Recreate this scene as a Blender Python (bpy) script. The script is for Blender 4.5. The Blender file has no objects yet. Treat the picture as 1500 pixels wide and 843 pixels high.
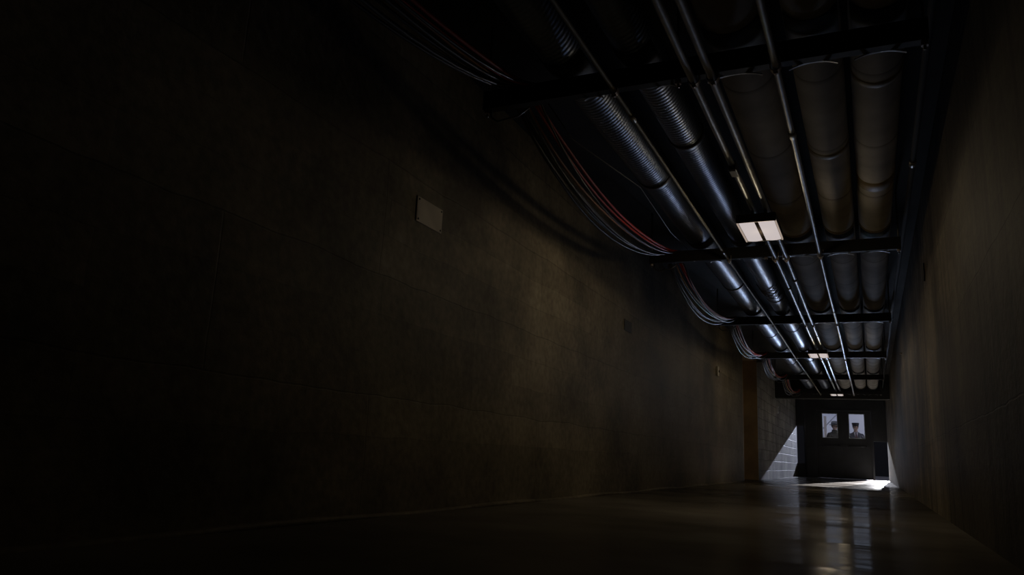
import bpy, bmesh, math, random
from mathutils import Vector, Matrix
random.seed(7)
scene = bpy.context.scene
col = scene.collection

# ------------------------------------------------------------------ camera
F = 1122.0
def _n(v): return Vector(v).normalized()
yc = _n((527, -266.5, -F))
zc = _n((250, 5216, -F)); zc = (zc - yc * zc.dot(yc)).normalized()
xc = yc.cross(zc)
cam_d = bpy.data.cameras.new('camera')
cam = bpy.data.objects.new('camera', cam_d); col.objects.link(cam)
cam_d.sensor_width = 36.0; cam_d.lens = F * 36 / 1500
cam_d.clip_start = 0.02; cam_d.clip_end = 300
m4 = Matrix((xc, yc, zc)).to_4x4(); m4.translation = (0, 0, 0.33)
cam.matrix_world = m4
scene.camera = cam

# ------------------------------------------------------------------ view, world, daylight
scene.view_settings.view_transform = 'Standard'
scene.view_settings.look = 'None'
scene.view_settings.gamma = 1.0
scene.view_settings.exposure = 0.0
scene.view_settings.use_curve_mapping = False
try:
    scene.cycles.use_denoising = True
    scene.cycles.max_bounces = 8
    scene.cycles.sample_clamp_indirect = 3.0
    scene.cycles.caustics_reflective = False
    scene.cycles.caustics_refractive = False
except Exception:
    pass
SKY = 1.25
LAMP_W = 9.5
LENS_EMIT = 0.56
SPOT_LEFT = 30000
SPOT_RIGHT = 30000
BOUNCE_FILL = 600
WINDOW_DAYLIGHT = 1.2

world = bpy.data.worlds.new('world'); scene.world = world
world.use_nodes = True
wn = world.node_tree; wn.nodes.clear()
wo = wn.nodes.new('ShaderNodeOutputWorld'); wb = wn.nodes.new('ShaderNodeBackground')
tc = wn.nodes.new('ShaderNodeTexCoord'); nz = wn.nodes.new('ShaderNodeTexNoise'); cr = wn.nodes.new('ShaderNodeValToRGB')
nz.inputs['Scale'].default_value = 14; nz.inputs['Detail'].default_value = 3
cr.color_ramp.elements[0].position = 0.3; cr.color_ramp.elements[0].color = (0.155, 0.165, 0.235, 1)
cr.color_ramp.elements[1].position = 0.7; cr.color_ramp.elements[1].color = (0.26, 0.26, 0.325, 1)
wn.links.new(tc.outputs['Generated'], nz.inputs['Vector']); wn.links.new(nz.outputs['Fac'], cr.inputs['Fac'])
wn.links.new(cr.outputs['Color'], wb.inputs['Color']); wn.links.new(wb.outputs['Background'], wo.inputs['Surface'])
wb.inputs['Strength'].default_value = SKY

XL, XR, ZC = -2.145, 0.473, 2.58
YB, YE = -4.0, 26.5

def aim(o, target):
    d = Vector(target) - o.location
    o.rotation_euler = d.to_track_quat('-Z', 'Y').to_euler()

def spot(name, loc, target, radius_at, watts, color, size=0.05, blend=0.25):
    l = bpy.data.lights.new(name, 'SPOT'); o = bpy.data.objects.new(name, l); col.objects.link(o)
    o.location = loc; aim(o, target)
    dist = (Vector(target) - Vector(loc)).length
    l.spot_size = 2 * math.atan(radius_at / dist); l.spot_blend = blend
    l.energy = watts; l.color = color; l.shadow_soft_size = size
    return o
spot('daylight_beam', (-1.62, 40, 3.87), (-2.04, 26.5, 0.98), 0.66, SPOT_LEFT, (0.72, 0.78, 1.0))
spot('daylight_beam', (-0.15, 40, 2.8), (0.28, 26.5, 0.58), 0.74, SPOT_RIGHT * 0.45, (0.85, 0.88, 1.0), 0.05, 0.06)
spot('daylight_beam', (1.65, 40, 2.45), (0.28, 26.5, 0.58), 0.74, SPOT_RIGHT * 15, (0.97, 0.95, 1.0), 0.05, 0.06)
spot('daylight_beam', (0.9, 40, 2.45), (0.28, 26.5, 0.58), 0.74, SPOT_RIGHT * 4, (0.95, 0.95, 1.0), 0.05, 0.06)
# unseen spot added at the floor, standing in for sun glancing up
bs = spot('bounce_fill', (-0.3, 22.0, 0.1), (-0.55, 8.0, 2.2), 2.2, BOUNCE_FILL, (0.56, 0.70, 1.0), 0.55, 0.4)
wl = bpy.data.lights.new('window_daylight', 'AREA'); wo_ = bpy.data.objects.new('window_daylight', wl); col.objects.link(wo_)
wl.shape = 'RECTANGLE'; wl.size = 1.3; wl.size_y = 0.8; wl.energy = WINDOW_DAYLIGHT; wl.color = (0.62, 0.75, 1.0)
wo_.location = (-0.75, 26.8, 1.63); aim(wo_, (-0.75, 10, 1.8))

# ------------------------------------------------------------------ materials
NOISE_SHIFT = 11.0      # where the blotches of the concrete fall
def new_mat(name):
    m = bpy.data.materials.new(name); m.use_nodes = True
    nt = m.node_tree; b = nt.nodes['Principled BSDF']
    return m, nt, b
def flat(name, c, rough=0.6, metal=0.0, noise=0.0, nscale=8.0, bump=0.0):
    m, nt, b = new_mat(name)
    b.inputs['Roughness'].default_value = rough; b.inputs['Metallic'].default_value = metal
    b.inputs['Base Color'].default_value = (*c, 1)
    if noise > 0 or bump > 0:
        t = nt.nodes.new('ShaderNodeTexCoord'); n = nt.nodes.new('ShaderNodeTexNoise')
        n.inputs['Scale'].default_value = nscale; n.inputs['Detail'].default_value = 5
        nt.links.new(t.outputs['Object'], n.inputs['Vector'])
        if noise > 0:
            r = nt.nodes.new('ShaderNodeValToRGB')
            r.color_ramp.elements[0].position = 0.3; r.color_ramp.elements[1].position = 0.7
            r.color_ramp.elements[0].color = (*[x * (1 - noise) for x in c], 1)
            r.color_ramp.elements[1].color = (*[min(1, x * (1 + noise)) for x in c], 1)
            nt.links.new(n.outputs['Fac'], r.inputs['Fac']); nt.links.new(r.outputs['Color'], b.inputs['Base Color'])
        if bump > 0:
            bp = nt.nodes.new('ShaderNodeBump'); bp.inputs['Strength'].default_value = bump; bp.inputs['Distance'].default_value = 0.01
            nt.links.new(n.outputs['Fac'], bp.inputs['Height']); nt.links.new(bp.outputs['Normal'], b.inputs['Normal'])
    return m

def wall_mat(name, c, brick_w, brick_h, joint, joint_dark, streak=0.0, rough=0.62, bump=0.35, spec=0.35, lit_band=None):
    """concrete wall; the pattern runs along world Y (length) and Z (height)"""
    m, nt, b = new_mat(name); L = nt.links.new; N = nt.nodes.new
    b.inputs['Roughness'].default_value = rough
    b.inputs['Specular IOR Level'].default_value = spec
    t = N('ShaderNodeTexCoord'); sep = N('ShaderNodeSeparateXYZ'); cmb = N('ShaderNodeCombineXYZ')
    L(t.outputs['Object'], sep.inputs[0]); L(sep.outputs['Y'], cmb.inputs['X']); L(sep.outputs['Z'], cmb.inputs['Y'])
    # wobble so joints are not ruler straight
    nw = N('ShaderNodeTexNoise'); nw.inputs['Scale'].default_value = 2.2; nw.inputs['Detail'].default_value = 3
    L(t.outputs['Object'], nw.inputs['Vector'])
    vs = N('ShaderNodeVectorMath'); vs.operation = 'SCALE'; vs.inputs['Scale'].default_value = 0.05
    L(nw.outputs['Color'], vs.inputs[0])
    va = N('ShaderNodeVectorMath'); va.operation = 'ADD'; L(cmb.outputs[0], va.inputs[0]); L(vs.outputs[0], va.inputs[1])
    br = N('ShaderNodeTexBrick'); br.inputs['Scale'].default_value = 1.0
    br.inputs['Brick Width'].default_value = brick_w; br.inputs['Row Height'].default_value = brick_h
    br.inputs['Mortar Size'].default_value = joint; br.inputs['Mortar Smooth'].default_value = 0.6
    br.inputs['Color1'].default_value = (0.82, 0.82, 0.82, 1); br.inputs['Color2'].default_value = (1.12, 1.12, 1.12, 1)
    br.inputs['Mortar'].default_value = (joint_dark,) * 3 + (1,)
    L(va.outputs[0], br.inputs['Vector'])
    n1 = N('ShaderNodeTexNoise'); n1.inputs['Scale'].default_value = 0.9; n1.inputs['Detail'].default_value = 8; n1.inputs['Roughness'].default_value = 0.65
    m1 = N('ShaderNodeMapping'); m1.inputs['Location'].default_value = (0, NOISE_SHIFT, 0); L(t.outputs['Object'], m1.inputs['Vector']); L(m1.outputs[0], n1.inputs['Vector'])
    r1 = N('ShaderNodeValToRGB'); r1.color_ramp.elements[0].position = 0.34; r1.color_ramp.elements[1].position = 0.68
    r1.color_ramp.elements[0].color = (0.36, 0.35, 0.34, 1); r1.color_ramp.elements[1].color = (1.3, 1.27, 1.2, 1)
    L(n1.outputs['Fac'], r1.inputs['Fac'])
    n2 = N('ShaderNodeTexNoise'); n2.inputs['Scale'].default_value = 22; n2.inputs['Detail'].default_value = 6
    L(t.outputs['Object'], n2.inputs['Vector'])
    r2 = N('ShaderNodeValToRGB'); r2.color_ramp.elements[0].position = 0.3; r2.color_ramp.elements[1].position = 0.65
    r2.color_ramp.elements[0].color = (0.72, 0.72, 0.72, 1); r2.color_ramp.elements[1].color = (1.05, 1.05, 1.05, 1)
    L(n2.outputs['Fac'], r2.inputs['Fac'])
    def mul(a, bb, fac=1.0):
        x = N('ShaderNodeMix'); x.data_type = 'RGBA'; x.blend_type = 'MULTIPLY'; x.inputs['Factor'].default_value = fac
        L(a, x.inputs[6]); L(bb, x.inputs[7]); return x.outputs[2]
    base = N('ShaderNodeRGB'); base.outputs[0].default_value = (*c, 1)
    o = mul(base.outputs[0], br.outputs['Color']); o = mul(o, r1.outputs['Color']); o = mul(o, r2.outputs['Color'])
    b2 = N('ShaderNodeTexBrick'); b2.inputs['Scale'].default_value = 1.0; b2.inputs['Brick Width'].default_value = 3.1; b2.inputs['Row Height'].default_value = 0.197
    b2.inputs['Mortar Size'].default_value = 0.003; b2.inputs['Mortar'].default_value = (0.8, 0.8, 0.8, 1)
    b2.inputs['Color1'].default_value = (0.84, 0.84, 0.84, 1); b2.inputs['Color2'].default_value = (1.1, 1.1, 1.1, 1)
    L(va.outputs[0], b2.inputs['Vector']); o = mul(o, b2.outputs['Color'])
    if streak > 0:
        mp = N('ShaderNodeMapping'); mp.inputs['Scale'].default_value = (1, 9, 0.7); L(t.outputs['Object'], mp.inputs['Vector'])
        mp.inputs['Rotation'].default_value = (math.radians(-24), 0, 0)
        n3 = N('ShaderNodeTexNoise'); n3.inputs['Scale'].default_value = 0.8; n3.inputs['Detail'].default_value = 4
        L(mp.outputs[0], n3.inputs['Vector'])
        r3 = N('ShaderNodeValToRGB'); r3.color_ramp.elements[0].position = 0.36; r3.color_ramp.elements[1].position = 0.5
        r3.color_ramp.elements[0].color = (1 - streak,) * 3 + (1,); r3.color_ramp.elements[1].color = (1, 1, 1, 1)
        L(n3.outputs['Fac'], r3.inputs['Fac']); o = mul(o, r3.outputs['Color'])
    if lit_band:   # lamp light put into the colour: a paler band, darker nearer the camera
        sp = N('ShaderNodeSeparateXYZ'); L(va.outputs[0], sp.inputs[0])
        mr = N('ShaderNodeMapRange'); mr.inputs['From Min'].default_value = lit_band[0]; mr.inputs['From Max'].default_value = lit_band[1]
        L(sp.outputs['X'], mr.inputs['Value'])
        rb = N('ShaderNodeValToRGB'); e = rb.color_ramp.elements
        e[0].position = 0.0; e[0].color = (*[x * lit_band[2] for x in (1, 1, 1)], 1); e[1].position = 1.0; e[1].color = (0.8, 0.8, 0.8, 1)
        for p_, v_ in ((0.2, lit_band[2] * 1.15), (0.36, lit_band[3]), (0.78, lit_band[3]), (0.93, 0.8)):
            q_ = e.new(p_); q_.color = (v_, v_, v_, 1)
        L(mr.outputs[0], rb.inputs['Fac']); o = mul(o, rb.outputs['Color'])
    L(o, b.inputs['Base Color'])
    ma = N('ShaderNodeMath'); ma.operation = 'MULTIPLY_ADD'; ma.inputs[1].default_value = 0.5
    L(n2.outputs['Fac'], ma.inputs[0]); L(br.outputs['Fac'], ma.inputs[2])
    mi = N('ShaderNodeMath'); mi.operation = 'SUBTRACT'; L(n2.outputs['Fac'], mi.inputs[0]); L(br.outputs['Fac'], mi.inputs[1])
    bp = N('ShaderNodeBump'); bp.inputs['Strength'].default_value = bump; bp.inputs['Distance'].default_value = 0.012
    L(mi.outputs[0], bp.inputs['Height']); L(bp.outputs['Normal'], b.inputs['Normal'])
    return m

def floor_mat():
    m, nt, b = new_mat('smooth_concrete_floor'); L = nt.links.new; N = nt.nodes.new
    t = N('ShaderNodeTexCoord')
    n1 = N('ShaderNodeTexNoise'); n1.inputs['Scale'].default_value = 1.1; n1.inputs['Detail'].default_value = 8; L(t.outputs['Object'], n1.inputs['Vector'])
    r1 = N('ShaderNodeValToRGB'); r1.color_ramp.elements[0].position = 0.35; r1.color_ramp.elements[1].position = 0.7
    r1.color_ramp.elements[0].color = (0.12, 0.108, 0.09, 1); r1.color_ramp.elements[1].color = (0.24, 0.22, 0.185, 1)
    L(n1.outputs['Fac'], r1.inputs['Fac']); L(r1.outputs['Color'], b.inputs['Base Color'])
    mp = N('ShaderNodeMapping'); mp.inputs['Scale'].default_value = (0.25, 0.8, 1); L(t.outputs['Object'], mp.inputs['Vector'])
    n2 = N('ShaderNodeTexNoise'); n2.inputs['Scale'].default_value = 2.0; n2.inputs['Detail'].default_value = 3; L(mp.outputs[0], n2.inputs['Vector'])
    rr = N('ShaderNodeMapRange'); rr.inputs['From Min'].default_value = 0.3; rr.inputs['From Max'].default_value = 0.7
    rr.inputs['To Min'].default_value = 0.09; rr.inputs['To Max'].default_value = 0.18
    L(n1.outputs['Fac'], rr.inputs['Value']); gl = N('ShaderNodeBsdfGlossy'); L(rr.outputs[0], gl.inputs['Roughness'])
    bp = N('ShaderNodeBump'); bp.inputs['Strength'].default_value = 0.45; bp.inputs['Distance'].default_value = 0.03
    L(n2.outputs['Fac'], bp.inputs['Height']); L(bp.outputs['Normal'], b.inputs['Normal'])
    b.inputs['Specular IOR Level'].default_value = 0.0; b.inputs['Roughness'].default_value = 0.8
    L(bp.outputs['Normal'], gl.inputs['Normal'])
    fr = N('ShaderNodeFresnel'); fr.inputs['IOR'].default_value = 1.3
    mf = N('ShaderNodeMath'); mf.operation = 'MULTIPLY'; mf.inputs[1].default_value = 0.42; L(fr.outputs[0], mf.inputs[0])
    mx = N('ShaderNodeMixShader'); L(mf.outputs[0], mx.inputs[0]); L(b.outputs[0], mx.inputs[1]); L(gl.outputs[0], mx.inputs[2])
    L(mx.outputs[0], nt.nodes['Material Output'].inputs['Surface'])
    return m

def spiral_mat(name, c, rough, seam=16.0):
    m, nt, b = new_mat(name); L = nt.links.new; N = nt.nodes.new
    b.inputs['Metallic'].default_value = 1.0; b.inputs['Base Color'].default_value = (*c, 1)
    t = N('ShaderNodeTexCoord'); mp = N('ShaderNodeMapping'); mp.inputs['Rotation'].default_value = (0, 0, 0.28)
    L(t.outputs['Object'], mp.inputs['Vector'])
    w = N('ShaderNodeTexWave'); w.wave_type = 'BANDS'; w.bands_direction = 'Y'; w.inputs['Scale'].default_value = seam * 0.62
    w.inputs['Distortion'].default_value = 0.6; w.inputs['Detail'].default_value = 1
    L(mp.outputs[0], w.inputs['Vector'])
    n = N('ShaderNodeTexNoise'); n.inputs['Scale'].default_value = 9; n.inputs['Detail'].default_value = 5; L(t.outputs['Object'], n.inputs['Vector'])
    r = N('ShaderNodeMapRange'); r.inputs['To Min'].default_value = rough - 0.06; r.inputs['To Max'].default_value = rough + 0.14
    L(n.outputs['Fac'], r.inputs['Value']); L(r.outputs[0], b.inputs['Roughness'])
    ad = N('ShaderNodeMath'); ad.operation = 'ADD'; L(w.outputs['Fac'], ad.inputs[0]); L(n.outputs['Fac'], ad.inputs[1])
    bp = N('ShaderNodeBump'); bp.inputs['Strength'].default_value = 0.15; bp.inputs['Distance'].default_value = 0.01
    L(ad.outputs[0], bp.inputs['Height']); L(bp.outputs['Normal'], b.inputs['Normal'])
    return m

def jacket_mat(name, c, seed):
    """painted canvas pipe jacket with wrap seams along the length"""
    m, nt, b = new_mat(name); L = nt.links.new; N = nt.nodes.new
    b.inputs['Roughness'].default_value = 0.8; b.inputs['Specular IOR Level'].default_value = 0.25
    t = N('ShaderNodeTexCoord'); mp = N('ShaderNodeMapping'); mp.inputs['Location'].default_value = (0, seed, 0); L(t.outputs['Object'], mp.inputs['Vector'])
    n = N('ShaderNodeTexNoise'); n.inputs['Scale'].default_value = 3.2; n.inputs['Detail'].default_value = 6; L(mp.outputs[0], n.inputs['Vector'])
    r = N('ShaderNodeValToRGB'); r.color_ramp.elements[0].position = 0.3; r.color_ramp.elements[1].position = 0.62
    r.color_ramp.elements[0].color = (*[x * 0.62 for x in c], 1); r.color_ramp.elements[1].color = (*c, 1)
    L(n.outputs['Fac'], r.inputs['Fac'])
    w = N('ShaderNodeTexWave'); w.bands_direction = 'Y'; w.wave_profile = 'SAW'; w.inputs['Scale'].default_value = 0.33; w.inputs['Distortion'].default_value = 0.4
    L(mp.outputs[0], w.inputs['Vector'])
    r2 = N('ShaderNodeValToRGB'); r2.color_ramp.elements[0].position = 0.0; r2.color_ramp.elements[0].color = (0.5, 0.47, 0.42, 1)
    r2.color_ramp.elements[1].position = 0.05; r2.color_ramp.elements[1].color = (1, 1, 1, 1)
    L(w.outputs['Fac'], r2.inputs['Fac'])
    x = N('ShaderNodeMix'); x.data_type = 'RGBA'; x.blend_type = 'MULTIPLY'; x.inputs['Factor'].default_value = 1
    L(r.outputs['Color'], x.inputs[6]); L(r2.outputs['Color'], x.inputs[7]); L(x.outputs[2], b.inputs['Base Color'])
    ad = N('ShaderNodeMath'); ad.operation = 'ADD'; L(w.outputs['Fac'], ad.inputs[0]); L(n.outputs['Fac'], ad.inputs[1])
    bp = N('ShaderNodeBump'); bp.inputs['Strength'].default_value = 0.3; bp.inputs['Distance'].default_value = 0.012
    L(ad.outputs[0], bp.inputs['Height']); L(bp.outputs['Normal'], b.inputs['Normal'])
    return m

def emit_mat(name, c, s):
    m, nt, b = new_mat(name)
    b.inputs['Base Color'].default_value = (0.01, 0.01, 0.01, 1); b.inputs['Specular IOR Level'].default_value = 0.0; b.inputs['Roughness'].default_value = 1.0
    b.inputs['Emission Color'].default_value = (*c, 1); b.inputs['Emission Strength'].default_value = s
    return m

def glass_mat():
    m, nt, b = new_mat('door_glass'); L = nt.links.new; N = nt.nodes.new
    nt.nodes.remove(b); out = nt.nodes['Material Output']
    tr = N('ShaderNodeBsdfTransparent'); tr.inputs['Color'].default_value = (0.93, 0.95, 0.96, 1)
    gl = N('ShaderNodeBsdfGlossy'); gl.inputs['Roughness'].default_value = 0.25
    mx = N('ShaderNodeMixShader'); mx.inputs[0].default_value = 0.02; L(tr.outputs[0], mx.inputs[1]); L(gl.outputs[0], mx.inputs[2])
    L(mx.outputs[0], out.inputs['Surface'])
    return m

M_conc = wall_mat('board_marked_concrete', (0.34, 0.30, 0.225), 2.04, 0.59, 0.005, 0.72, spec=0.2, bump=0.25)
M_concR = wall_mat('streaked_concrete', (0.33, 0.285, 0.215), 2.4, 0.62, 0.005, 0.75, streak=0.4, rough=0.7, spec=0.25, lit_band=(4.8, 11.6, 0.36, 2.3))
M_block = wall_mat('painted_masonry', (0.40, 0.385, 0.36), 0.46, 0.22, 0.012, 0.5, bump=0.6)
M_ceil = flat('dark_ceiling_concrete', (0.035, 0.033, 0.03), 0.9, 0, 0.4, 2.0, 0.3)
M_floor = floor_mat()
M_duct = spiral_mat('galvanised_spiral_duct', (0.155, 0.185, 0.25), 0.34)
M_collar = flat('dark_duct_collar', (0.10, 0.10, 0.11), 0.45, 0.8)
M_jack = jacket_mat('white_pipe_jacket', (0.62, 0.60, 0.57), 0.0)
M_band = flat('brown_tape_shade', (0.26, 0.20, 0.11), 0.6, 0, 0.25, 12)
M_cond = flat('grey_conduit_steel', (0.38, 0.40, 0.44), 0.42, 1.0, 0.15, 14, 0.05)
M_dull = flat('dull_conduit_steel', (0.30, 0.27, 0.20), 0.6, 0.5)
M_coup = flat('dark_coupling_steel', (0.22, 0.21, 0.20), 0.4, 1.0)
M_black = flat('matt_black_paint', (0.012, 0.012, 0.014), 0.85)
M_strut = flat('black_strut_steel', (0.014, 0.014, 0.016), 0.7, 0.0, 0.2, 20, 0.05)
M_clamp = flat('pale_clamp_steel', (0.55, 0.48, 0.44), 0.42, 0.6)
M_white = flat('lamp_housing_enamel', (0.07, 0.065, 0.055), 0.5)
M_strip = flat('dark_lamp_strip', (0.012, 0.010, 0.009), 1.0); M_strip.node_tree.nodes['Principled BSDF'].inputs['Specular IOR Level'].default_value = 0.0
M_lens = emit_mat('lit_lamp_lens', (1.0, 0.88, 0.86), LENS_EMIT)
M_rim = emit_mat('lit_lamp_edge', (1.0, 0.80, 0.66), LENS_EMIT * 0.62)
M_red = flat('red_cable_sheath', (0.60, 0.045, 0.025), 0.5)
M_orange = flat('orange_cable_sheath', (0.5, 0.22, 0.06), 0.5)
M_greyc = flat('grey_cable_sheath', (0.05, 0.058, 0.07), 0.42)
M_blackc = flat('black_cable_sheath', (0.02, 0.02, 0.022), 0.4)
M_door = flat('dark_painted_steel_door', (0.035, 0.037, 0.043), 0.5, 0, 0.3, 3, 0.05)
M_frame = flat('dark_door_frame_steel', (0.05, 0.052, 0.06), 0.42, 0.3)
M_bead = flat('pale_glazing_bead', (0.50, 0.55, 0.62), 0.35, 0.4)
M_brown = flat('brown_panel_wood', (0.42, 0.29, 0.15), 0.5, 0, 0.3, 2.5, 0.1)
M_plate = flat('pale_cover_plate', (0.62, 0.56, 0.47), 0.6, 0, 0.15, 6)
M_screw = flat('dark_screw_head', (0.05, 0.045, 0.04), 0.5, 0.5)
M_dplate = flat('dark_cover_plate', (0.06, 0.055, 0.045), 0.7)
M_switch = flat('light_switch_plastic', (0.6, 0.58, 0.52), 0.5)
M_glass = glass_mat()
M_asphalt = flat('dark_paving', (0.03, 0.03, 0.032), 0.8, 0, 0.3, 4)
M_skyblk = flat('dark_sky_blocker', (0.006, 0.006, 0.006), 0.9)
M_post = flat('cream_painted_post', (0.75, 0.66, 0.58), 0.6)
M_rail = flat('pale_blue_rail', (0.78, 0.80, 0.86), 0.5)
M_coat = flat('charcoal_coat', (0.06, 0.06, 0.075), 0.85, 0, 0.2, 12)
M_coat2 = flat('olive_brown_coat', (0.055, 0.05, 0.042), 0.85, 0, 0.2, 12)
M_skin = flat('skin', (0.42, 0.27, 0.21), 0.55)
M_cap = flat('black_cap_cloth', (0.02, 0.02, 0.03), 0.7)
M_hat = flat('grey_felt_hat', (0.28, 0.28, 0.29), 0.8)
M_shirt = flat('white_shirt', (0.72, 0.70, 0.72), 0.7)
M_tie = flat('maroon_tie', (0.06, 0.02, 0.025), 0.6)
M_hair = flat('dark_hair', (0.025, 0.02, 0.017), 0.6)
M_eye = flat('dark_eye', (0.01, 0.01, 0.01), 0.2)
M_shoe = flat('black_leather', (0.015, 0.015, 0.015), 0.3)

# ------------------------------------------------------------------ mesh helpers
def obj(name, bm, mat, parent=None, smooth=False):
    me = bpy.data.meshes.new(name)
    bmesh.ops.recalc_face_normals(bm, faces=bm.faces)
    bm.to_mesh(me); bm.free()
    for mm in (mat if isinstance(mat, (list, tuple)) else [mat]): me.materials.append(mm)
    if smooth:
        for p in me.polygons: p.use_smooth = True
    o = bpy.data.objects.new(name, me); col.objects.link(o)
    if parent is not None:
        o.parent = parent
    return o
def tag(o, label, cat, group=None):
    o['label'] = label; o['category'] = cat
    if group: o['group'] = group
    return o
def thing(name, label, cat, loc, group=None):
    o = bpy.data.objects.new(name, None); o.empty_display_size = 0.1; col.objects.link(o); o.location = loc
    return tag(o, label, cat, group)
def struct(o):
    o['kind'] = 'structure'; return o
def bx(bm, x0, x1, y0, y1, z0, z1, bev=0.0):
    r = bmesh.ops.create_cube(bm, size=1.0)
    vs = r['verts']
    for v in vs:
        v.co = Vector(((x0 + x1) / 2 + v.co.x * (x1 - x0), (y0 + y1) / 2 + v.co.y * (y1 - y0), (z0 + z1) / 2 + v.co.z * (z1 - z0)))
    if bev > 0:
        es = list({e for v in vs for e in v.link_edges})
        bmesh.ops.bevel(bm, geom=es, offset=bev, segments=2, affect='EDGES', profile=0.5)
    return bm
def B(*a, **k): return bx(bmesh.new(), *a, **k)
def tube(bm, pts, r, seg=10, cap=True, radii=None):
    pts = [Vector(p) for p in pts]; rings = []
    for i, p in enumerate(pts):
        a = pts[max(i - 1, 0)]; b = pts[min(i + 1, len(pts) - 1)]
        d = (b - a).normalized()
        up = Vector((0, 0, 1)) if abs(d.z) < 0.9 else Vector((1, 0, 0))
        u = d.cross(up).normalized(); v = u.cross(d)
        rr = radii[i] if radii else r
        rings.append([bm.verts.new(p + (u * math.cos(2 * math.pi * k / seg) + v * math.sin(2 * math.pi * k / seg)) * rr) for k in range(seg)])
    for A, C in zip(rings, rings[1:]):
        for k in range(seg):
            bm.faces.new((A[k], A[(k + 1) % seg], C[(k + 1) % seg], C[k]))
    if cap:
        bm.faces.new(rings[0][::-1]); bm.faces.new(rings[-1])
    return bm
def T(pts, r, seg=10, radii=None): return tube(bmesh.new(), pts, r, seg, True, radii)
def sphere(bm, c, rx, ry, rz, seg=16):
    r = bmesh.ops.create_uvsphere(bm, u_segments=seg, v_segments=seg // 2 + 2, radius=1.0)
    for v in r['verts']: v.co = Vector((c[0] + v.co.x * rx, c[1] + v.co.y * ry, c[2] + v.co.z * rz))
    return bm

# ------------------------------------------------------------------ the setting
struct(obj('floor', B(XL - 0.75, XR + 0.3, YB, YE + 0.25, -0.2, 0), M_floor))
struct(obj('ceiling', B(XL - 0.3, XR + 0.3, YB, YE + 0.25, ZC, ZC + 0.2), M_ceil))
bm = bmesh.new()
DY0, DY1, DZ = 15.0, 17.1, 2.55          # recessed brown side door in the left wall
bx(bm, XL - 0.75, XL, YB, DY0, 0, ZC); bx(bm, XL - 0.75, XL, DY0, DY1, DZ, ZC); bx(bm, XL - 0.75, XL - 0.62, DY0, DY1, 0, DZ)
struct(obj('wall_left', bm, M_conc))
struct(obj('wall_left_far', B(XL - 0.75, XL, DY1, YE, 0, ZC), M_block))
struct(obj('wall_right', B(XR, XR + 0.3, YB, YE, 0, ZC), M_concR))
struct(obj('wall_back', B(XL - 0.3, XR + 0.3, YB - 0.2, YB, 0, ZC), M_conc))
# end wall: doorway in the middle, low side openings added to shape the daylight beams
DX0, DX1, DT = -1.60, 0.09, 2.14
bm = bmesh.new()
bx(bm, XL - 0.3, XR + 0.3, YE, YE + 0.2, DT, ZC)
bx(bm, XL - 0.3, DX0, YE, YE + 0.2, 1.59, DT); bx(bm, XL - 0.3, DX0, YE, YE + 0.2, 0, 0.42)
bx(bm, XL - 0.3, XL, YE, YE + 0.2, 0.42, 1.59); bx(bm, -1.92, DX0, YE, YE + 0.2, 0.42, 1.59)
bx(bm, DX1, XR + 0.3, YE, YE + 0.2, 1.17, DT); bx(bm, XR, XR + 0.3, YE, YE + 0.2, 0, 1.17)
struct(obj('wall_end', bm, M_door))
struct(obj('trim_1', B(XL, XR, 20.55, 20.85, 1.985, ZC, bev=0.01), M_ceil))          # bulkhead the pipes run into
struct(obj('trim_2', T([(XL + 0.012, y, 0.004 + 0.006 * math.sin(y * 3.1)) for y in [YB + 0.35 * i for i in range(55)]], 0.016, 8), M_conc, smooth=True))
bm = bmesh.new()
bx(bm, XL - 0.615, XL + 0.0, DY0, DY0 + 0.06, 0, DZ); bx(bm, XL - 0.615, XL, DY1 - 0.03, DY1, 0, DZ); bx(bm, XL - 0.615, XL, DY0 + 0.06, DY1 - 0.06, DZ - 0.06, DZ)
struct(obj('trim_3', bm, M_brown))
for i, (a, b_) in enumerate(((DY0 + 0.06, 16.05), (16.05, DY1 - 0.06))):
    d = bpy.data.objects.new('door_%d' % (i + 3), None); col.objects.link(d); d.location = (XL - 0.56, (a + b_) / 2, 0); struct(d)
    w = (b_ - a) / 2
    obj('door_leaf', B(-0.05, 0, -w + 0.004, w - 0.004, 0.01, DZ - 0.07, bev=0.006), M_brown, d)
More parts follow.
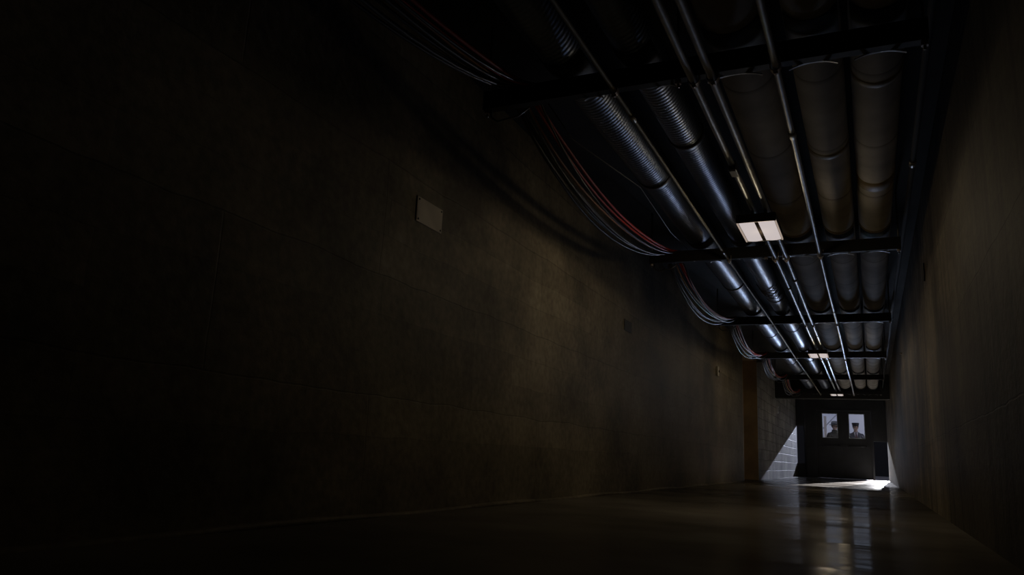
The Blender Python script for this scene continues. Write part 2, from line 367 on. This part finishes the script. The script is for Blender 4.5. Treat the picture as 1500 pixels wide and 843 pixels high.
# double end doors with glazed windows
bm = bmesh.new()
bx(bm, DX0, DX0 + 0.06, YE - 0.03, YE + 0.2, 0, DT, 0.004); bx(bm, DX1 - 0.06, DX1, YE - 0.03, YE + 0.2, 0, DT, 0.004)
bx(bm, DX0 + 0.06, DX1 - 0.06, YE - 0.03, YE + 0.2, DT - 0.06, DT, 0.004)
struct(obj('trim_4', bm, M_frame))
def end_door(n, x0, x1, wx0, wx1, hinge):
    d = bpy.data.objects.new('door_%d' % n, None); col.objects.link(d); cx = (x0 + x1) / 2
    d.location = (cx, YE + 0.06, 0); struct(d)
    x0 -= cx; x1 -= cx; wx0 -= cx; wx1 -= cx; z0, z1, wz0, wz1 = 0.008, DT - 0.061, 1.235, 2.01
    b = bmesh.new()
    bx(b, x0, wx0, 0, 0.05, z0, z1); bx(b, wx1, x1, 0, 0.05, z0, z1); bx(b, wx0, wx1, 0, 0.05, z0, wz0); bx(b, wx0, wx1, 0, 0.05, wz1, z1)
    obj('door_leaf', b, M_door, d)
    b = bmesh.new(); q = 0.022
    bx(b, wx0, wx0 + q, -0.012, 0.062, wz0, wz1); bx(b, wx1 - q, wx1, -0.012, 0.062, wz0, wz1)
    bx(b, wx0 + q, wx1 - q, -0.012, 0.062, wz0, wz0 + q); bx(b, wx0 + q, wx1 - q, -0.012, 0.062, wz1 - q, wz1)
    obj('window_bead', b, M_bead, d)
    obj('window_pane', B(wx0 + q, wx1 - q, 0.022, 0.028, wz0 + q, wz1 - q), M_glass, d)
    if hinge > 0: obj('astragal', B(x0 - 0.03, x0 + 0.025, -0.008, 0.0, z0, z1), M_door, d)
    s = 1 if hinge < 0 else -1
    hx = (x1 - 0.10) if hinge < 0 else (x0 + 0.10)
    obj('push_bar', T([(x0 + 0.09, -0.06, 1.0), (x1 - 0.09, -0.06, 1.0)], 0.016, 10), M_frame, d, True)
    b = bmesh.new(); bx(b, x0 + 0.07, x0 + 0.13, -0.08, 0.0, 0.96, 1.04, 0.005); obj('bar_bracket', b, M_frame, d)
    b = bmesh.new(); bx(b, x1 - 0.13, x1 - 0.07, -0.08, 0.0, 0.96, 1.04, 0.005); obj('bar_bracket', b, M_frame, d)
    obj('kick_plate', B(x0 + 0.05, x1 - 0.05, -0.004, 0.0, 0.06, 0.30), M_frame, d)
end_door(1, DX0 + 0.061, -0.7555, -1.375, -0.91, -1)
end_door(2, -0.7545, DX1 - 0.061, -0.60, -0.13, 1)
# outside
struct(obj('ground_outside', B(-9, 8, YE + 0.25, 60, -0.2, -0.005), M_asphalt))
struct(obj('sky_blocker_left', B(-4.6, -2.5, 45, 45.4, -0.01, 2.75), M_skyblk))  # dark slabs added to hide the sky behind the side openings
struct(obj('sky_blocker_right', B(-0.17, 2.2, 45, 45.4, -0.01, 2.6), M_skyblk))

# ------------------------------------------------------------------ big pipes and ducts overhead
PY0, PY1 = -3.6, 20.6
STRUT = [3.32 + 3.42 * k for k in range(6)]
def ringbm(r0, r1, y0, y1, z=0.0, x=0.0, seg=40):
    b = bmesh.new()
    tube(b, [(x, y0, z), (x, y1, z)], r1, seg)
    return b
def pipe_long(name, label, cat, x, z, r, mat, group):
    ys = [PY0 + (PY1 - PY0) * i / 60 for i in range(61)]
    t = thing(name, label, cat, (x, 0, z), group)
    return t, ys
def jacketed(x, zb, r, label, bands):
    t = thing('insulated_pipe', label, 'pipe', (x, 0, zb + r), 'white insulated pipes under the ceiling')
    ys = [PY0 + (PY1 - PY0) * i / 120 for i in range(121)]
    obj('jacket', T([(0, y, 0.0) for y in ys], r, 48, [r * (1 + 0.006 * math.sin(y * 5.3 + x * 9) + 0.004 * math.sin(y * 13 + x)) for y in ys]), M_jack, t, True)
    for ya, w in bands:
        obj('tape_shade_band', T([(0, ya, 0), (0, ya + 0.004, 0), (0, ya + w - 0.004, 0), (0, ya + w, 0)], r, 48, [r * 1.004, r * 1.018, r * 1.018, r * 1.004]), M_band, t, True)
    return t
def strut_bands(ks, w): return [(STRUT[k] - w - 0.06, w) for k in ks]  # brown ends at the hangers also put shade into the pipe colour
jacketed(-0.495, 2.213, 0.145, 'white insulated pipe left of the other two, directly right of the paired conduits', strut_bands((1, 3), 0.10))
jacketed(-0.155, 2.213, 0.12, 'white insulated pipe in the middle, with a long single conduit along its left side', strut_bands((1, 2, 3, 5), 0.12) + [(4.83, 0.07)])
jacketed(0.115, 2.205, 0.12, 'white insulated pipe nearest the right wall, taped with wide brown bands', strut_bands((1, 3, 5), 0.10) + [(3.9, 0.06), (5.42, 0.17)])

def duct(x, z, r, label, collars, mat):
    t = thing('spiral_duct', label, 'duct', (x, 0, z), 'metal ducts under the ceiling')
    ys = [PY0 + (PY1 - PY0) * i / 60 for i in range(61)]
    obj('duct_tube', T([(0, y, 0) for y in ys], r, 48), mat, t, True)
    for y in collars:
        obj('collar', T([(0, y, 0), (0, y + 0.003, 0), (0, y + 0.05, 0), (0, y + 0.053, 0)], r, 48, [r, r + 0.006, r + 0.006, r]), M_collar, t, True)
    return t
dA = duct(-1.31, 2.33, 0.125, 'larger shiny spiral metal duct beside the hanging cables', (1.6, 5.05, 8.55, 12.0, 15.4, 18.7), M_duct)
dB = duct(-0.945, 2.305, 0.105, 'smaller shiny spiral metal duct between the larger duct and the paired conduits', (1.2, 4.4, 9.3, 11.5, 14.9, 18.2), M_duct)
tie = []
for k in range(26):
    a = k * 0.9
    tie.append((-0.945 + 0.117 * math.sin(a) + 0.01 * random.uniform(-1, 1), 8.55 + 0.022 * k + 0.03 * random.uniform(-1, 1), 2.305 - abs(0.117 * math.cos(a)) - 0.004))
tag(obj('tie_wire', T(tie, 0.0035, 6), M_coup, None, True), 'tangled tie wire wrapped under the smaller metal duct before the third hanger', 'wire')

# ------------------------------------------------------------------ conduits
def conduit(x, r, label, coups, z=None, boxes=(), mat=M_cond):
    z = 2.088 - r if z is None else z
    t = thing('conduit', label, 'conduit', (x, 0, z), 'thin steel conduits under the hangers')
    ys = [PY0 + (PY1 - PY0) * i / 50 for i in range(51)]
    obj('conduit_tube', T([(0.004 * math.sin(y * 0.9 + x * 7), y, 0) for y in ys], r, 16), mat, t, True)
    for y in coups:
        o = 0.004 * math.sin(y * 0.9 + x * 7)
        obj('coupling', T([(o, y, 0), (o, y + 0.006, 0), (o, y + 0.074, 0), (o, y + 0.08, 0)], r, 16, [r, r * 1.3, r * 1.3, r]), M_coup, t, True)
    for y in boxes:
        b = bmesh.new(); bx(b, -0.024, 0.024, y, y + 0.13, -0.04, 0.02, 0.006)
        bo = obj('outlet_box', b, M_coup, t)
        obj('box_cover', B(-0.02, 0.02, y + 0.012, y + 0.118, -0.044, -0.04, bev=0.002), M_screw, bo)
    return t
conduit(-1.06, 0.011, 'thinnest steel conduit, running beside the larger metal duct', (3.6, 6.4, 10.6), mat=M_dull)
conduit(-0.672, 0.019, 'left conduit of the close pair, with a small outlet box before the nearest light', (7.9, 14.2), boxes=(4.42,))
conduit(-0.585, 0.020, 'right conduit of the close pair, beside the left white insulated pipe', (7.55, 11.0, 14.4))
conduit(-0.31, 0.016, 'bright single conduit running between the left and middle white pipes', (4.06, 9.3, 12.9))
conduit(0.325, 0.017, 'dark conduit high beside the right wall and the right white pipe', (5.2, 10.9), z=2.26, mat=M_black)

# ------------------------------------------------------------------ trapeze hangers
SNAMES = ['first trapeze hanger from the camera, carrying the pipes before the nearest light',
          'second trapeze hanger from the camera, just behind the nearest ceiling light',
          'third trapeze hanger, midway between the nearest and the middle ceiling lights',
          'fourth trapeze hanger, just behind the middle ceiling light',
          'fifth trapeze hanger, midway between the middle and the farthest ceiling lights',
          'sixth trapeze hanger, behind the farthest light and against the bulkhead']
def arch(cx, w, y, z, h, d, t):
    """thin arched clip hanging under the hanger's far edge"""
    b = bmesh.new(); n = 10; prev = None
    for i in range(n + 1):
        s = -1 + 2 * i / n
        x = cx + s * w / 2; zz = z - h * s * s
        ring = [b.verts.new((x, y, zz)), b.verts.new((x, y + d, zz)), b.verts.new((x, y + d, zz - t)), b.verts.new((x, y, zz - t))]
        if prev:
            for k in range(4): b.faces.new((prev[k], prev[(k + 1) % 4], ring[(k + 1) % 4], ring[k]))
        else: b.faces.new(ring[::-1])
        prev = ring
    b.faces.new(prev)
    return b
def saddle(cx, zc_, r):
    b = bmesh.new(); n = 14; prev = None
    for i in range(n + 1):
        a = math.radians(-90 - 62 + 124 * i / n)
        c, s = math.cos(a), math.sin(a)
        ring = [b.verts.new((cx + c * (r + 0.002), yy, zc_ + s * (r + 0.002))) for yy in (-0.11, 0.15)] + \
               [b.verts.new((cx + c * (r + 0.006), yy, zc_ + s * (r + 0.006))) for yy in (0.15, -0.11)]
        if prev:
            for k in range(4): b.faces.new((prev[k], prev[(k + 1) % 4], ring[(k + 1) % 4], ring[k]))
        else: b.faces.new(ring[::-1])
        prev = ring
    b.faces.new(prev)
    return b
for k, y in enumerate(STRUT):
    t = thing('trapeze_hanger', SNAMES[k], 'pipe hanger', (0, y, 0), 'trapeze hangers carrying the pipes')
    b = bmesh.new()
    # back to back channel: two webs and four lips
    bx(b, -1.78, 0.30, -0.002, 0.045, 2.09, 2.094, 0.001); bx(b, -1.78, 0.30, -0.002, 0.045, 2.188, 2.192, 0.001)
    bx(b, -1.78, 0.30, -0.004, 0.0, 2.09, 2.192, 0.001); bx(b, -1.78, 0.30, 0.043, 0.047, 2.09, 2.112, 0.001); bx(b, -1.78, 0.30, 0.043, 0.047, 2.170, 2.192, 0.001)
    bx(b, -1.78, 0.30, 0.0, 0.043, 2.139, 2.143, 0.001)
    obj('strut_channel', b, M_strut, t)
    for x in (-1.76, -0.75, 0.283):
        ro = obj('threaded_rod', T([(x, 0.02, 2.055), (x, 0.02, ZC + 0.01)], 0.0065, 8), M_coup, t, True)
        b = bmesh.new(); tube(b, [(x, 0.02, 2.072), (x, 0.02, 2.089)], 0.016, 6); obj('hex_nut', b, M_clamp, ro)
    for x, z, r in ((-0.495, 2.358, 0.145), (-0.155, 2.333, 0.12), (0.115, 2.325, 0.12)):
        obj('pipe_saddle', saddle(x, z, r), M_strut, t, True)
        obj('arched_clip', arch(x, r * 1.7, 0.047, 2.098, 0.022, 0.012, 0.005), M_cond, t)
    for x, z, r in ((-1.31, 2.33, 0.125), (-0.945, 2.305, 0.105)):
        obj('duct_saddle', saddle(x, z, r), M_strut, t, True)
        obj('arched_clip', arch(x + 0.13, 0.10, 0.047, 2.098, 0.015, 0.012, 0.005), M_cond, t)
    for x, r in ((-1.06, 0.011), (-0.672, 0.019), (-0.585, 0.020), (-0.31, 0.016)):
        b = bmesh.new(); n = 12; prev = None; zc_ = 2.088 - r
        pts = [(x - r - 0.004, zc_ + r + 0.03)] + [(x + (r + 0.004) * math.cos(a), zc_ + (r + 0.004) * math.sin(a)) for a in [math.pi + math.pi * i / n for i in range(n + 1)]] + [(x + r + 0.004, zc_ + r + 0.03)]
        for i, (px, pz) in enumerate(pts):
            dx, dz = px - x, pz - zc_
            ln = math.hypot(dx, dz) or 1
            ox, oz = (dx / ln * 0.004, dz / ln * 0.004) if 0 < i < len(pts) - 1 else (math.copysign(0.004, dx), 0)
            ring = [b.verts.new((px, -0.012, pz)), b.verts.new((px, 0.02, pz)), b.verts.new((px + ox, 0.02, pz + oz)), b.verts.new((px + ox, -0.012, pz + oz))]
            if prev:
                for q in range(4): b.faces.new((prev[q], prev[(q + 1) % 4], ring[(q + 1) % 4], ring[q]))
            else: b.faces.new(ring[::-1])
            prev = ring
        b.faces.new(prev)
        cl = obj('conduit_clamp', b, M_clamp, t)
        b = bmesh.new(); tube(b, [(x, -0.004, zc_ - r - 0.008), (x, 0.012, zc_ - r - 0.008)], 0.011, 8)
        obj('clamp_bolt', b, M_clamp, cl)
    # J hook under the cable end
    obj('cable_hook', T([(-1.74, 0.02, 2.09), (-1.74, 0.02, 2.05), (-1.70, 0.02, 2.02), (-1.58, 0.02, 2.035), (-1.52, 0.02, 2.075)], 0.006, 8), M_coup, t, True)

# ------------------------------------------------------------------ cables slung from hanger to hanger
def cable(x, sag, r, mat, label, wig=0.0, z0=2.195, ph=0.0):
    nodes = [-3.52, -0.10] + STRUT
    pts = []
    for a, c in zip(nodes, nodes[1:]):
        s = sag * (0.72 + 0.22 * random.random()); dx = wig * random.uniform(-1, 1) - 0.16 * sag
        n = 18
        for i in range(n):
            u = i / n
            pts.append((x + dx * math.sin(math.pi * u) ** 0.8 + 0.006 * math.sin(9 * u + ph), a + (c - a) * u, z0 - s * (4 * u * (1 - u)) ** 0.8))
    pts.append((x, STRUT[-1], z0)); pts.append((x, 20.58, z0 - 0.005))
    return tag(obj('cable', T(pts, r * 0.8, 8), mat, None, True), label, 'cable', 'cables slung along the left side of the ceiling')
cable(-1.525, 0.22, 0.011, M_red, 'red cable sagging between hangers, rightmost of the slung cables', 0.02)
cable(-1.545, 0.24, 0.010, M_red, 'second red cable, hanging just left of and below the first', 0.02, ph=1)
cable(-1.585, 0.24, 0.011, M_orange, 'orange cable sagging along the left of the cable bundle', 0.02, ph=2)
cable(-1.572, 0.28, 0.009, M_greyc, 'grey cable beside the orange one, on its right', 0.02, ph=3)
cable(-1.596, 0.29, 0.010, M_greyc, 'grey cable just left of the orange one', 0.015, ph=4)
cable(-1.612, 0.31, 0.009, M_greyc, 'lowest grey cable, outer side of the bundle towards the left wall', 0.015, ph=5)
cable(-1.628, 0.33, 0.010, M_blackc, 'black cable hanging lowest beside the left wall', 0.02, ph=6)
cable(-1.644, 0.26, 0.009, M_greyc, 'outermost grey cable nearest the left wall', 0.02, ph=7)
cable(-1.50, 0.30, 0.008, M_blackc, 'thin black cable between the red cable and the larger duct', 0.02, ph=8)
tag(obj('loose_wire', T([(-1.502, 3.36, 2.21), (-1.49, 3.9, 2.12), (-1.40, 4.35, 2.11), (-1.335, 4.8, 2.12), (-1.345, 5.3, 2.1), (-1.385, 5.9, 2.12), (-1.42, 6.76, 2.2)], 0.004, 6), M_greyc, None, True),
    'thin loose grey wire drooping under the larger metal duct before the nearest light', 'wire')
tag(obj('riser_conduit', T([(-1.88, YE - 0.03, 0.005), (-1.88, YE - 0.03, 2.36), (-1.88, YE - 0.06, 2.46), (-1.88, YE - 0.12, 2.5), (-1.88, 20.87, 2.5)], 0.022, 12), M_frame, None, True),
    'vertical dark conduit on the end wall left of the double doors', 'conduit')

# ------------------------------------------------------------------ ceiling lights
def lens(x0, x1, y0, y1, z, drop):
    b = bmesh.new(); n = 8; prev = None
    for i in range(n + 1):
        u = i / n; x = x0 + (x1 - x0) * u; zz = z - drop * math.sin(math.pi * u)
        ring = [b.verts.new((x, y0, zz)), b.verts.new((x, y1, zz)), b.verts.new((x, y1, z + 0.006)), b.verts.new((x, y0, z + 0.006))]
        if prev:
            for k in range(4): b.faces.new((prev[k], prev[(k + 1) % 4], ring[(k + 1) % 4], ring[k]))
        else: b.faces.new(ring[::-1])
        prev = ring
    b.faces.new(prev)
    return b
for i, (y0, lab) in enumerate(((5.25, 'nearest twin tube ceiling light, largest of the three lit lamps'),
                               (12.02, 'middle twin tube ceiling light, second lit lamp along the tunnel'),
                               (18.85, 'farthest twin tube ceiling light, smallest lit lamp above the end doors'))):
    t = thing('ceiling_light', lab, 'light', (-0.645, y0 + 0.245, 1.95), 'twin tube lights along the tunnel')
    b = bmesh.new()
    bx(b, -0.132, 0.132, -0.25, 0.25, 0.012, 0.062, 0.006)
    bx(b, -0.132, 0.132, -0.25, -0.245, 0.0, 0.02); bx(b, -0.132, 0.132, 0.245, 0.25, 0.0, 0.02)
    obj('housing', b, M_white, t)
    obj('center_strip', B(-0.011, 0.011, -0.245, 0.245, 0.001, 0.013), M_strip, t)
    for x0, x1 in ((-0.117, -0.012), (0.012, 0.117)):
        obj('lens', lens(x0, x1, -0.243, 0.243, 0.006, 0.006), M_lens, t)
    for x0, x1 in ((-0.131, -0.123), (0.123, 0.131)):
        obj('edge_strip', B(x0, x1, -0.245, 0.245, -0.001, 0.012), M_rim, t)
    for x in (-0.027, 0.060):
        for yy in (-0.2, 0.2):
            obj('hanger_strap', B(x - 0.01, x + 0.01, yy - 0.012, yy + 0.012, 0.062, 0.098, bev=0.002), M_coup, t)
    dim = (1.0, 0.9, 0.13)[i]      # farthest lamp turned down to weaken its reflection in the floor
    l = bpy.data.lights.new('lamp_glow', 'SPOT'); lo = bpy.data.objects.new('lamp_glow', l); col.objects.link(lo)
    lo.location = (-0.645, y0 + 0.245, 1.93); l.energy = LAMP_W * dim; l.color = (1.0, 0.80, 0.52); l.shadow_soft_size = 0.12; l.spot_size = math.radians(179); l.spot_blend = 0.02

    l2 = bpy.data.lights.new('lamp_spill', 'POINT'); lo2 = bpy.data.objects.new('lamp_spill', l2); col.objects.link(lo2)
    lo2.location = (-0.645, y0 + 0.245, 1.915); l2.energy = LAMP_W * 0.42 * dim; l2.color = (1.0, 0.80, 0.52); l2.shadow_soft_size = 0.10

# ------------------------------------------------------------------ small fittings on the walls
t = thing('cover_plate', 'square pale cover plate screwed high on the left wall', 'cover plate', (XL, 3.45, 1.58))
b = bmesh.new(); bx(b, 0, 0.007, -0.135, 0.135, -0.07, 0.07, 0.003); obj('plate', b, M_plate, t)
for dy in (-0.118, 0.118):
    for dz in (-0.055, 0.055):
        obj('screw', T([(0.006, dy, dz), (0.010, dy, dz)], 0.006, 8), M_screw, t)
t = thing('cover_plate', 'dark narrow cover plate on the brightest patch of the left wall', 'cover plate', (XL, 7.32, 1.61))
b = bmesh.new(); bx(b, 0, 0.006, -0.13, 0.13, -0.055, 0.055, 0.003); obj('plate', b, M_dplate, t)
for dy in (-0.11, 0.11):
    obj('screw', T([(0.005, dy, 0), (0.008, dy, 0)], 0.005, 8), M_screw, t)
t = thing('light_switch', 'small pale switch box on the left wall before the brown doors', 'light switch', (XL, 12.25, 1.72))
b = bmesh.new(); bx(b, 0, 0.035, -0.055, 0.055, -0.075, 0.075, 0.006); obj('switch_box', b, M_switch, t)
obj('toggle', B(0.035, 0.05, -0.008, 0.008, -0.02, 0.02, bev=0.003), M_screw, t)
t = thing('wall_sensor', 'small blue grey box on the far left wall above the sunlit triangle', 'sensor', (XL, 20.75, 1.70))
b = bmesh.new(); bx(b, 0, 0.06, -0.05, 0.05, -0.09, 0.09, 0.008); obj('sensor_case', b, M_rail, t)
obj('sensor_face', B(0.06, 0.064, -0.03, 0.03, -0.05, 0.05, bev=0.001), M_coup, t)
tag(obj('wall_bolt', T([(XR + 0.002, 12.38, 1.99), (XR - 0.02, 12.38, 1.99), (XR - 0.028, 12.38, 1.99)], 0.012, 8, [0.014, 0.014, 0.008]), M_clamp, None, True), 'small bright bolt head high on the right wall', 'bolt')
tag(obj('hanging_wire', T([(XR - 0.004, 7.0, 2.02), (XR - 0.006, 6.98, 1.97), (XR - 0.005, 6.96, 1.92), (XR - 0.006, 7.0, 1.87)], 0.006, 6), M_blackc, None, True), 'short black wire end hanging on the right wall', 'wire')

# ------------------------------------------------------------------ outside the doors
t = thing('post', 'cream vertical post seen through the left door window', 'post', (-1.49, 31.0, -0.005))
b = bmesh.new(); bx(b, -0.045, 0.045, -0.045, 0.045, 0.02, 2.18, 0.006); obj('shaft', b, M_post, t)
b = bmesh.new(); bx(b, -0.09, 0.09, -0.09, 0.09, 0.0, 0.02, 0.003); obj('base_plate', b, M_post, t)
t = thing('stair_rail', 'pale slanting handrail outside, behind the left door window', 'handrail', (-1.3, 32.0, -0.005))
obj('rail', T([(-0.40, 0, 1.70), (0.42, 0, 2.58)], 0.028, 12), M_rail, t, True)
obj('baluster', T([(-0.32, 0, 0), (-0.32, 0, 1.70)], 0.02, 10), M_rail, t, True)
obj('baluster', T([(0.36, 0, 0), (0.36, 0, 2.44)], 0.02, 10), M_rail, t, True)

def skin_body(joints, edges, name, mats, assign, parent):
    me = bpy.data.meshes.new(name)
    me.from_pydata([j[:3] for j in joints], edges, [])
    o = bpy.data.objects.new(name + '_tmp', me); col.objects.link(o)
    sk = o.modifiers.new('s', 'SKIN'); sk.use_smooth_shade = True; sk.branch_smoothing = 0.6
    for i, v in enumerate(me.skin_vertices[0].data):
        r = joints[i][3]; v.radius = (r if isinstance(r, tuple) else (r, r)); v.use_root = (i == 0)
    su = o.modifiers.new('d', 'SUBSURF'); su.levels = 2; su.render_levels = 2
    dg = bpy.context.evaluated_depsgraph_get()
    nm = bpy.data.meshes.new_from_object(o.evaluated_get(dg)); nm.name = name
    bpy.data.objects.remove(o); 
    nm.materials.clear()
    for mm in mats: nm.materials.append(mm)
    for p in nm.polygons:
        p.use_smooth = True; p.material_index = assign(p.center)
    r = bpy.data.objects.new(name, nm); col.objects.link(r); r.parent = parent
    return r
def person(loc, rz, label, coat, kind):
    t = thing('person', label, 'person', loc); t.rotation_euler.z = rz
    # faces -Y (towards the tunnel); arms hang at the sides
    J = [(0, 0.01, 0.96, (0.16, 0.115)), (0, 0.0, 1.12, (0.155, 0.11)), (0, 0.0, 1.30, (0.175, 0.12)), (0, 0.015, 1.43, (0.15, 0.095)),
         (0, 0.015, 1.505, 0.062), (0, 0.0, 1.56, 0.062), (0, -0.01, 1.615, (0.074, 0.088)), (0, -0.005, 1.68, (0.078, 0.098)), (0, 0.0, 1.735, (0.066, 0.08)),
         (0, -0.102, 1.622, 0.015)]
    E_ = [(0, 1), (1, 2), (2, 3), (3, 4), (4, 5), (5, 6), (6, 7), (7, 8), (6, 9)]
    for s in (-1, 1):
        i = len(J)
        J += [(s * 0.19, 0.015, 1.415, 0.075), (s * 0.245, 0.03, 1.14, 0.055), (s * 0.25, -0.03, 0.90, 0.040), (s * 0.25, -0.045, 0.845, (0.022, 0.036)), (s * 0.25, -0.055, 0.79, (0.018, 0.038))]
        E_ += [(3, i), (i, i + 1), (i + 1, i + 2), (i + 2, i + 3), (i + 3, i + 4)]
        for f in range(4):
            q = len(J); dy = -0.03 + 0.02 * f; ln = (0.070, 0.080, 0.074, 0.058)[f]
            J += [(s * 0.25, -0.055 + dy, 0.755, 0.0095), (s * 0.243, -0.062 + dy, 0.755 - ln * 0.55, 0.0085), (s * 0.228, -0.066 + dy, 0.755 - ln, 0.0075)]
            E_ += [(i + 4, q), (q, q + 1), (q + 1, q + 2)]
        q = len(J)
        J += [(s * 0.235, -0.092, 0.83, 0.012), (s * 0.222, -0.108, 0.79, 0.0095), (s * 0.218, -0.112, 0.76, 0.008)]
        E_ += [(i + 3, q), (q, q + 1), (q + 1, q + 2)]
        i = len(J)
        J += [(s * 0.10, 0.01, 0.88, 0.10), (s * 0.105, -0.01, 0.50, 0.068), (s * 0.11, 0.02, 0.10, 0.045), (s * 0.115, -0.05, 0.045, (0.045, 0.04)), (s * 0.125, -0.15, 0.035, (0.044, 0.03))]
        E_ += [(0, i), (i, i + 1), (i + 1, i + 2), (i + 2, i + 3), (i + 3, i + 4)]
        J += [(s * 0.088, 0.01, 1.645, 0.014)]; E_ += [(6, len(J) - 1)]
    def assign(c):
        if c.z > 1.505: return 0
        if c.z < 0.085: return 2
        if c.z < 0.86 and abs(c.x) > 0.185: return 0
        return 1
    skin_body(J, E_, 'body', [M_skin, coat, M_shoe], assign, t)
    for s in (-1, 1):
        obj('eye', sphere(bmesh.new(), (s * 0.032, -0.088, 1.655), 0.012, 0.008, 0.008), M_eye, t, True)
    obj('mouth', sphere(bmesh.new(), (0, -0.092, 1.583), 0.024, 0.008, 0.006), M_tie, t, True)
    b = sphere(bmesh.new(), (0, 0.022, 1.685), 0.094, 0.098, 0.085); 
    bmesh.ops.delete(b, geom=[v for v in b.verts if v.co.z < 1.63 or (v.co.y < -0.02 and v.co.z < 1.70)], context='VERTS')
    obj('hair', b, M_hair, t, True)
    # coat skirt and lapels
    b = T([(0, 0.012, 0.60), (0, 0.012, 0.75), (0, 0.01, 0.95), (0, 0.005, 1.10)], 0.2, 28, [0.225, 0.208, 0.178, 0.130])
    for v in b.verts: v.co.y = 0.012 + (v.co.y - 0.012) * 0.72
    obj('coat_skirt', b, coat, t, True)
    if kind == 'cap':
        b = bmesh.new(); bmesh.ops.create_grid(b, x_segments=1, y_segments=6, size=1)
        for v in b.verts:
            u = (v.co.y + 1) / 2; v.co = Vector((v.co.x * (0.010 + 0.055 * u), -0.158 + 0.060 * u ** 2 , 1.27 + 0.225 * u))
        r = bmesh.ops.extrude_face_region(b, geom=b.faces[:])
        for v in [g for g in r['geom'] if isinstance(g, bmesh.types.BMVert)]: v.co.y += 0.02
        obj('shirt_front', b, M_shirt, t)
        b = bmesh.new()
        prof = [(1.485, 0.020), (1.455, 0.013), (1.38, 0.024), (1.30, 0.028), (1.27, 0.002)]
        rows = [[b.verts.new((sx * w, -0.166 - 0.0 + 0.058 * max(0, (z - 1.27) / 0.225) ** 2, z)) for sx in (-1, 1)] + [b.verts.new((sx * w, -0.158 + 0.058 * max(0, (z - 1.27) / 0.225) ** 2, z)) for sx in (1, -1)] for z, w in prof]
        for A, C in zip(rows, rows[1:]):
            for k in range(4): b.faces.new((A[k], A[(k + 1) % 4], C[(k + 1) % 4], C[k]))
        b.faces.new(rows[0]); b.faces.new(rows[-1][::-1])
        obj('tie', b, M_tie, t)
        for s in (-1, 1):
            b = bmesh.new()
            q = [(s * 0.012, -0.162, 1.26), (s * 0.075, -0.112, 1.50), (s * 0.115, -0.112, 1.47), (s * 0.10, -0.135, 1.38)]
            f0 = [b.verts.new(p) for p in q]; f1 = [b.verts.new((p[0], p[1] + 0.012, p[2])) for p in q]
            b.faces.new(f0); b.faces.new(f1[::-1])
            for k in range(4): b.faces.new((f0[k], f0[(k + 1) % 4], f1[(k + 1) % 4], f1[k]))
            obj('lapel', b, coat, t)
        b = T([(0, 0.0, 1.70), (0, 0, 1.735), (0, -0.003, 1.755), (0, -0.006, 1.79), (0, -0.006, 1.80)], 0.1, 28, [0.099, 0.101, 0.108, 0.114, 0.098])
        c_ = obj('cap', b, M_cap, t, True)
        b = bmesh.new()
        ri = [b.verts.new((0.098 * math.cos(a), 0.098 * math.sin(a), 1.705)) for a in [math.pi + math.pi * i / 12 for i in range(13)]]
        ro = [b.verts.new((0.10 * math.cos(a), 0.155 * math.sin(a) if 0 < i < 12 else 0, 1.705 + 0.018 * math.sin(a))) for i, a in enumerate([math.pi + math.pi * i / 12 for i in range(13)])]
        for i in range(12): b.faces.new((ri[i], ri[i + 1], ro[i + 1], ro[i]))
        r = bmesh.ops.extrude_face_region(b, geom=b.faces[:])
        for v in [g for g in r['geom'] if isinstance(g, bmesh.types.BMVert)]: v.co.z += 0.005
        obj('visor', b, M_cap, c_)
    else:
        b = T([(0, 0, 1.70), (0, 0, 1.705), (0, 0, 1.715), (0, 0, 1.72), (0, 0, 1.79), (0, 0, 1.825), (0, 0, 1.835)], 0.1, 32, [0.155, 0.165, 0.162, 0.108, 0.105, 0.09, 0.05])
        h = obj('hat', b, M_hat, t, True)
        obj('hat_band', T([(0, 0, 1.722), (0, 0, 1.75)], 0.1105, 32), M_cap, h, True)
        b = T([(0, 0.01, 1.45), (0, 0.005, 1.50), (0, 0.0, 1.545)], 0.1, 24, [0.105, 0.088, 0.095])
        obj('coat_collar', b, coat, t, True)
    return t
person((-0.42, 27.9, -0.005), 0.06, 'person in dark peaked cap, jacket, white shirt and tie behind the right door window', M_coat, 'cap')
person((-1.05, 27.75, -0.005), 0.5, 'person in a grey brimmed hat and dark coat, standing behind the left door window', M_coat2, 'hat')
